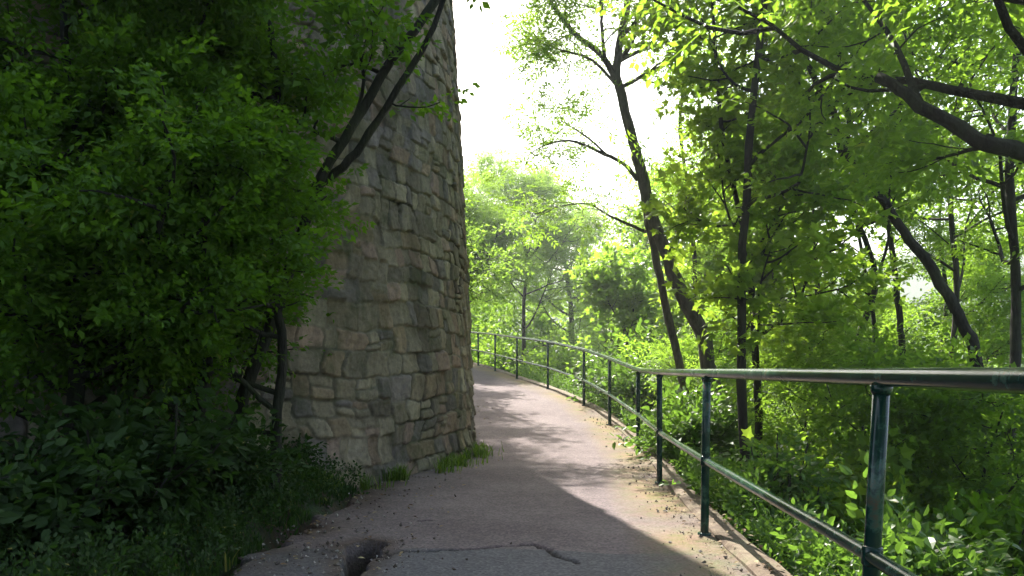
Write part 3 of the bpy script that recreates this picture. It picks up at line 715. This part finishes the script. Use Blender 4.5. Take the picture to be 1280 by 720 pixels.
SP = [(16, 1160, 1), (17, 905, 2), (18, 1240, 0), (20, 1060, 2), (22, 965, 1), (24, 1120, 0), (26, 875, 2), (28, 1210, 1), (30, 1015, 2), (31, 1290, 0),
      (33, 930, 1), (35, 800, 0), (36, 1090, 1), (38, 1170, 2), (40, 1000, 0), (42, 745, 1), (44, 870, 2)]
first = {}
rgp = np.random.default_rng(77)
for Y, px, k in SP:
    b = gpos(px, Y); b[2] -= .1
    p_, kind, mt, lab = protos[k]
    if k not in first:
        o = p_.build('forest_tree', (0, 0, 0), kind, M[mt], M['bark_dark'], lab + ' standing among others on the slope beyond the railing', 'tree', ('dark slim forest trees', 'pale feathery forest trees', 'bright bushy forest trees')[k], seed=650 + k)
        o.location = b; first[k] = o; o.rotation_euler = (0, 0, rgp.uniform(0, 6.28))
    else: copy_thing(first[k], b, rgp.uniform(0, 6.28), rgp.uniform(.85, 1.2))

ORD = ['leftmost', 'second from the left', 'third from the left', 'fourth from the left', 'fifth from the left', 'sixth from the left', 'seventh from the left']
for g_ in ('dark slim forest trees', 'pale feathery forest trees', 'bright bushy forest trees'):
    L_ = sorted([o for o in bpy.data.objects if o.get('group') == g_ and o.get('category')], key=lambda o: o.location.x / o.location.y)
    for k, o in enumerate(L_): o['label'] = '%s of the %s on the slope beyond the railing' % (ORD[k], g_)

# --- shrubs on the slope
def shrub(seed, px, Y, h, rad, kind, mat, label, n=16, size=1.0, name='shrub', nt=5, lean=(0, 0), group=None):
    pl = Plant(seed); b = gpos(px, Y); rg = pl.rg
    for k in range(n):
        a = rg.uniform(0, 6.28); e = rg.uniform(.1, 1)
        d = np.array((math.cos(a) * e * rad / h + lean[0], math.sin(a) * e * rad / h + lean[1], 1.0))
        B = pl.branch(b + np.array((rg.normal() * .06, rg.normal() * .06, -.05)), d, h * rg.uniform(.6, 1.05) * math.sqrt(1 + e * e * (rad / h) ** 2), .012, 6, .02, .14)
        pl.twigs_on(B, nt * 2, .2, size)
        for q in range(2): C = pl.branch(B[3 + q], d + rg.normal(size=3) * .8, h * .35, .005, 4, .05, .2); pl.twigs_on(C, nt, .1, size)
    return pl.build(name, b, kind, mat, M['bark_dark'], label, 'shrub', group, seed=seed)
shrub(61, 805, 14.5, 1.5, 1.1, 'bush', M['leaf_shrub'], 'leafy green shrub pressed against the railing right of the sharp bend', 18, 1.2)
shrub(62, 700, 27, 2.2, 1.6, 'bush', M['leaf_elm'], 'dense shrub behind the far stretch of railing', 20, 1.8)
shrub(63, 640, 31, 2.6, 1.6, 'bush', M['leaf_ash'], 'yellowish shrub behind the farthest railing posts', 20, 1.8)
shrub(64, 780, 18, 1.8, 1.3, 'elm', M['leaf_shrub'], 'shrub hanging over the rail at the bend', 18, 1.4)
shrub(65, 860, 9.5, 1.0, .8, 'bush', M['leaf_shrub'], 'low shrub below the foot of the leaning forked tree', 14, 1.0)
shrub(66, 960, 6.4, .8, .8, 'big', M['leaf_shrub'], 'broad-leaved pale shrub on the slope right beside the kerb', 16, .36)
shrub(67, 1040, 6.8, 1.0, .9, 'maple', M['leaf_maple'], 'sunlit yellow-green sapling under the middle rail', 14, .9, nt=4)
shrub(68, 1150, 7.5, 1.3, 1.0, 'bush', M['leaf_shrub'], 'dark shrub on the slope behind the nearest railing post', 18, 1.0)
shrub(69, 1235, 5.8, 1.2, .9, 'bush', M['leaf_dark'], 'dark leafy shrub in the lower right corner', 18, 1.0)
shrub(70, 1000, 11, 1.6, 1.3, 'elm', M['leaf_elm'], 'spreading shrub around the thin trunks beneath the top rail', 18, 1.2)
shrub(71, 1110, 12, 2.0, 1.5, 'elm', M['leaf_ash'], 'tall green shrub behind the crooked tree', 20, 1.3)
shrub(72, 900, 15, 2.0, 1.5, 'elm', M['leaf_shrub'], 'green shrub behind the straight dark trunk', 20, 1.3)
shrub(73, 1230, 10.5, 2.0, 1.4, 'elm', M['leaf_elm'], 'tall dark shrub at the right edge below the thick trunk', 20, 1.2)
shrub(74, 1120, 4.4, .6, .6, 'bush', M['leaf_shrub'], 'small shrub close below the kerb by the nearest post', 12, .8)

# --- wild ground cover on both sides (nobody could count it)
def scatter(name, label, cat, n, region, kind, mat, size, seed, upn=.4, lift=.05, hmax=.35):
    rg = np.random.default_rng(seed); P = region(rg, n); s, _ = near_line(P)
    z = ground(P); h = rg.uniform(0, 1, len(P)) ** 1.5 * hmax
    d = rg.normal(size=(len(P), 3)) * .7; d[:, 2] = np.abs(d[:, 2]) + .35
    sc = size * rg.uniform(.6, 1.3, len(P))
    me = crown_mesh(name, kind, np.column_stack([P, z + lift + h]), d, sc, mat, seed, upn)
    return tag(link(name, me), label, cat, kind='stuff')
def reg_right(y0, y1, smin, smax, dens=1.3):
    def f(rg, n):
        y = y0 + (y1 - y0) * rg.uniform(0, 1, n) ** dens; k = smin + (smax - smin) * rg.uniform(0, 1, n) ** dens
        x = np.interp(y, LINE[:72, 1], LINE[:72, 0]) + k; P = np.column_stack([x, y]); s, _ = near_line(P)
        return P[s > smin * .9]
    return f
scatter('undergrowth', 'leafy green undergrowth and creepers covering the slope below the kerb', 'undergrowth', 16000, reg_right(1.5, 22, .34, 12), 'bush', M['leaf_shrub'], .45, 201)
scatter('hillside_undergrowth', 'mixed green undergrowth covering the lower wooded slope', 'undergrowth', 6000, reg_right(6, 45, 5, 45, 1.0), 'elm', M['leaf_elm'], 1.9, 202, hmax=1.8)
def reg_left(rg, n):
    y = rg.uniform(1.5, 7.2, n); k = PATHW - .03 + 3.2 * rg.uniform(0, 1, n) ** 1.6
    x = np.interp(y, LINE[:72, 1], LINE[:72, 0]) - k; P = np.column_stack([x, y])
    return P[np.hypot(*(P - TC).T) > TR + .05]
scatter('weed_bank', 'dark low weeds covering the shaded bank left of the path', 'undergrowth', 2000, reg_left, 'bush', M['leaf_shaded'], .34, 203, hmax=.12)

# --- far woodland beyond the valley side: reads as one mass
rg = np.random.default_rng(301); pos = []; sc = []
for k in range(150):
    a = rg.uniform(-.22, .75); Yd = rg.uniform(34, 85); x = math.tan(a) * Yd
    s_, _ = near_line(np.array([(x, Yd)])); 
    if s_[0] < 3.5 and Yd < 45: continue
    z = gz(x, Yd); H = rg.uniform(6, 11) * (1 + .3 * (a > .1)); top = z + H
    lim = CAMZ + (462 - (345 if x / Yd < .12 else 370)) / F * Yd
    H = max(3.0, min(top, lim + rg.normal() * 1.0) - z)
    m_ = 230; u = rg.normal(size=(m_, 3)); u /= np.linalg.norm(u, axis=1)[:, None]; u *= rg.uniform(.5, 1, (m_, 1)) ** .4
    rr_ = np.array((2.6, 2.6, H * .5)) * (1 + .3 * rg.normal(size=3))
    pos.append(np.array((x, Yd, z + H * .55)) + u * rr_ * (1 + .2 * rg.normal(size=(m_, 1))))
pos = np.concatenate(pos); dr = rg.normal(size=pos.shape); dr[:, 2] *= .4
me = crown_mesh('distant_woodland', 'elm', pos, dr, rg.uniform(2.2, 4.0, len(pos)), M['leaf_ash'], 302, .6)
tag(link('distant_woodland', me), 'distant green woodland across the valley seen between the trunks', 'woodland', kind='stuff')

# --- left side: tree growing against the tower, dense bushes
tree(81, 'leaning_sapling', 5.9, [(300, 515), (318, 460), (342, 395), (368, 320), (402, 222), (440, 158), (490, 75), (545, 0), (585, -70)], .052, .03, 'elm', M['leaf_dark'],
     'dark thin tree leaning right across the face of the stone tower', 3, .8, .35, .2, 4, 5, .9, az=(1.8, 4.2),
     extra=(([(398, 232), (430, 208), (452, 180), (485, 130), (520, 75), (542, 35), (560, -20)], 6.0, .036, .02, 0, 0, 0),
            ([(490, 76), (470, 20), (450, -40)], 5.9, .018, .006, 3, 5, .5), ([(487, 128), (500, 133), (530, 134), (550, 128)], 6, .008, .004, 1, 2, .2),
            ([(478, 92), (440, 80), (400, 95), (370, 110)], 5.9, .014, .005, 5, 6, .5), ([(440, 158), (455, 100), (440, 40), (420, 0)], 5.9, .016, .006, 5, 5, .5)))
for sd, px, Y, top, r_, lab, az, n in (
    (82, 250, 5.4, (235, 60), .06, 'leafy dark green tree between the leaning thin tree and the left edge', None, 26),
    (83, 90, 4.9, (80, 40), .06, 'deeply shaded tree nearest the left edge of the view', None, 26),
    (84, 345, 5.7, (330, -60), .045, 'small leafy tree whose twigs brush the upper tower wall', (2.0, 5.0), 14)):
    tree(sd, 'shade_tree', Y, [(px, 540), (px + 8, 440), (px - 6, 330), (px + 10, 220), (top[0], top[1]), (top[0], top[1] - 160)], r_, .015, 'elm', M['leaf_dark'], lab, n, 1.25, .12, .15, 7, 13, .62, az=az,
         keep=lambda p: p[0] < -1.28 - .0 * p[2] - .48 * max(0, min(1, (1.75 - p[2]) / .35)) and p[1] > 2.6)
shrub(91, 150, 4.4, .75, .7, 'big', M['leaf_shaded'], 'broad-leaved dark shrub at the foot of the left trees', 18, .42)
shrub(92, 20, 3.8, .55, .6, 'big', M['leaf_shaded'], 'broad-leaved shrub at the lower left edge', 16, .36)
shrub(93, 255, 5.3, .55, .5, 'bush', M['leaf_shaded'], 'low shrub by the base of the leaning thin tree', 14, .6)
shrub(94, 350, 6.5, .3, .4, 'bush', M['leaf_shaded'], 'low weedy shrub against the shaded tower base', 12, .45)

# --- unseen trees added beside and behind the viewer to shade both banks
for sd, x, y, H, lab in ((95, -3.6, -.6, 7.5, 'unseen broad tree added behind the viewpoint to shade the left bank'), (96, 3.2, .2, 8.5, 'unseen broad tree added beside the viewpoint to shade the slope'), (97, -1.6, -5.0, 8, 'unseen broad tree added behind the viewpoint to shade the path')):
    pl = Plant(sd); z = gz(x, y); P = np.array([(x, y, z - .1), (x + .1, y, z + 2), (x, y + .2, z + 4), (x + .2, y, z + 6), (x, y, z + H)])
    Q, r = pl.wood(P, .14, .03, 8); pl.limbs(Q, r, 20, 3.2, .38, .1, 7, 10, 1.3, keep=lambda p: p[2] > 2.6 + max(0, p[1]) * 1.0)
    pl.build('unseen_shade_tree', (x, y, z), 'elm', M['leaf_elm'], M['bark_dark'], lab, 'tree', seed=sd)

# --- grass along the tower foot and the bank
def grass(name, label, pts, hgt, seed, mat=None):
    rg = np.random.default_rng(seed); n = len(pts); z = np.maximum(ground(pts), near_line(pts)[1] * 0 + ground(pts))
    s_, zb = near_line(pts); z = np.where((s_ > -PATHW) & (s_ < 0), zb - .02, z)
    a = rg.uniform(0, 6.28, n); L = hgt * rg.uniform(.5, 1.2, n); w_ = rg.uniform(.003, .006, n); le = rg.uniform(.15, .7, n) * L
    d = np.column_stack([np.cos(a), np.sin(a)]); sd = np.column_stack([-d[:, 1], d[:, 0]])
    def lvl(f, wf): 
        c_ = pts + d * (le * f * f)[:, None]; zz_ = z + L * f * (1 - .15 * f)
        return np.column_stack([c_ - sd * (w_ * wf)[:, None], zz_]), np.column_stack([c_ + sd * (w_ * wf)[:, None], zz_])
    rows = [x for f, wf in ((0, 1), (.45, .9), (.8, .6), (1, .05)) for x in lvl(f, wf)]
    V = np.stack(rows, 1).reshape(-1, 3); b = (np.arange(n) * 8)[:, None, None]
    Fq = (np.array([(0, 1, 3, 2), (2, 3, 5, 4), (4, 5, 7, 6)])[None] + b).reshape(-1, 4)
    me = mesh_np(name, V, Fq, mat or M['grass'], {'tint': ('FACE', np.repeat(rg.uniform(0, 1, n), 3))})
    return tag(link(name, me), label, 'grass', kind='stuff')
rg = np.random.default_rng(401); n = 9000
aa = R(-2) - R(80) * rg.uniform(0, 1, n) ** .8; rr_ = batter(0) + .0 + np.abs(rg.normal(size=n)) * .12
P = np.column_stack([TC[0] + rr_ * np.cos(aa), TC[1] + rr_ * np.sin(aa)]); k = nnoise(P, 3.5, 90) > -.02; P = P[k]
grass('grass_verge', 'green grass growing along the foot of the stone tower', P, .17, 402)
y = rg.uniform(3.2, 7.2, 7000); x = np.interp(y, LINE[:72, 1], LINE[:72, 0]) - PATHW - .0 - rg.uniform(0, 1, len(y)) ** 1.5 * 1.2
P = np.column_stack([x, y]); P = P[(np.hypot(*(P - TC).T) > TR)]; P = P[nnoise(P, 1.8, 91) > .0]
grass('bank_grass', 'short dark grass on the bank left of the path', P, .10, 403, M['leaf_shaded'])

# --- damp summer air
hz = bpy.data.meshes.new('haze'); x0, x1, y0, y1, z0, z1 = -275, 275, -275, 275, -95, 66
hz.from_pydata([(x, y, z) for x in (x0, x1) for y in (y0, y1) for z in (z0, z1)], [], [(0, 1, 3, 2), (4, 6, 7, 5), (0, 4, 5, 1), (2, 3, 7, 6), (0, 2, 6, 4), (1, 5, 7, 3)])
m, nt, out = nmat('haze_air'); pv = N(nt, 'ShaderNodeVolumePrincipled'); pv.inputs['Density'].default_value = HAZE; pv.inputs['Color'].default_value = (.9, .95, 1, 1); pv.inputs['Anisotropy'].default_value = .5
nt.links.new(pv.outputs[0], out.inputs['Volume']); hz.materials.append(m)
tag(link('haze', hz), 'pale summer haze in the valley air', 'haze', kind='stuff')

# --- litter on the path and kerb
rg = np.random.default_rng(501); n = 700
ss = rg.uniform(s_of_y(3.2), s_of_y(15), n); X, Nn, _ = line_frame(ss)
off = np.where(rg.uniform(0, 1, n) < .5, -rg.uniform(0, 1, n) ** 1.5 * .35 + .22, -PATHW + .1 + rg.uniform(0, 1, n) ** 2 * .9)
P = X[:, :2] + off[:, None] * Nn; Pl, fl = leaf_shape('oval'); Vs = []; Fs = []; T = []
for k in range(n):
    zt = X[k, 2] + (.05 if off[k] > .06 else .012)
    Vs.append((Pl - (0, .5, 0)) * rg.uniform(.015, .045) @ rotm(rg.uniform(0, 6.3), rg.normal() * .2, rg.normal() * .25).T + (P[k, 0], P[k, 1], zt)); Fs.append(fl + 7 * k); T += [rg.uniform(0, 1)] * len(fl)
tag(link('leaf_litter', mesh_np('leaf_litter', np.concatenate(Vs), np.concatenate(Fs), M['dry_leaf'], {'tint': ('FACE', np.array(T))})), 'dry fallen leaves scattered along the path edges', 'leaf litter', kind='stuff')
rg = np.random.default_rng(511); n = 2600
ss = rg.uniform(s_of_y(3.0), s_of_y(13), n); X, Nn, _ = line_frame(ss)
off = np.where(rg.uniform(0, 1, n) < .6, -PATHW + np.abs(rg.normal(size=n)) * .3, .0 - np.abs(rg.normal(size=n)) * .16 + .04)
P = X[:, :2] + off[:, None] * Nn
hx = HP.mean(0); ne = 500; P[:ne] = hx + rg.normal(size=(ne, 2)) * (.22, .3); zb = X[:, 2] + .002; zb[:ne] = 0.0
dd = poly_dist(P, np.vstack([HP, HP[:1]])); ins = inside(P, HP); okk = ~(ins & (dd < .03)); zb[ins] = -.2
P = P[okk]; zb = zb[okk]; n = len(P)
ic = np.array([(1, 0, 0), (-1, 0, 0), (0, 1, 0), (0, -1, 0), (0, 0, 1), (0, 0, -1)], float); fo = np.array([(0, 2, 4), (2, 1, 4), (1, 3, 4), (3, 0, 4), (2, 0, 5), (1, 2, 5), (3, 1, 5), (0, 3, 5)])
sz = .0025 + .012 * rg.uniform(0, 1, n) ** 4
V = (ic[None] * rg.uniform(.5, 1.2, (n, 6, 1)) + rg.normal(size=(n, 6, 3)) * .2) * sz[:, None, None] + np.column_stack([P, zb + sz * .4])[:, None]
m, nt, out = nmat('grit_stone'); at_ = N(nt, 'ShaderNodeAttribute', attribute_name='tint'); rp = ramp(nt, [(0, (.05, .035, .025)), (.6, (.16, .13, .12)), (1, (.4, .36, .33))]); nt.links.new(at_.outputs['Fac'], rp.inputs[0])
p = N(nt, 'ShaderNodeBsdfPrincipled'); p.inputs['Roughness'].default_value = .95; nt.links.new(rp.outputs[0], p.inputs['Base Color']); nt.links.new(p.outputs[0], out.inputs[0])
tag(link('grit', mesh_np('grit', V.reshape(-1, 3), (fo[None] + 6 * np.arange(n)[:, None, None]).reshape(-1, 3), m, {'tint': ('FACE', np.repeat(rg.uniform(0, 1, n), 8))})), 'loose grit and asphalt crumbs along the path edges', 'grit', kind='stuff')
print('TRIS', sum(len(m_.polygons) for m_ in bpy.data.meshes))
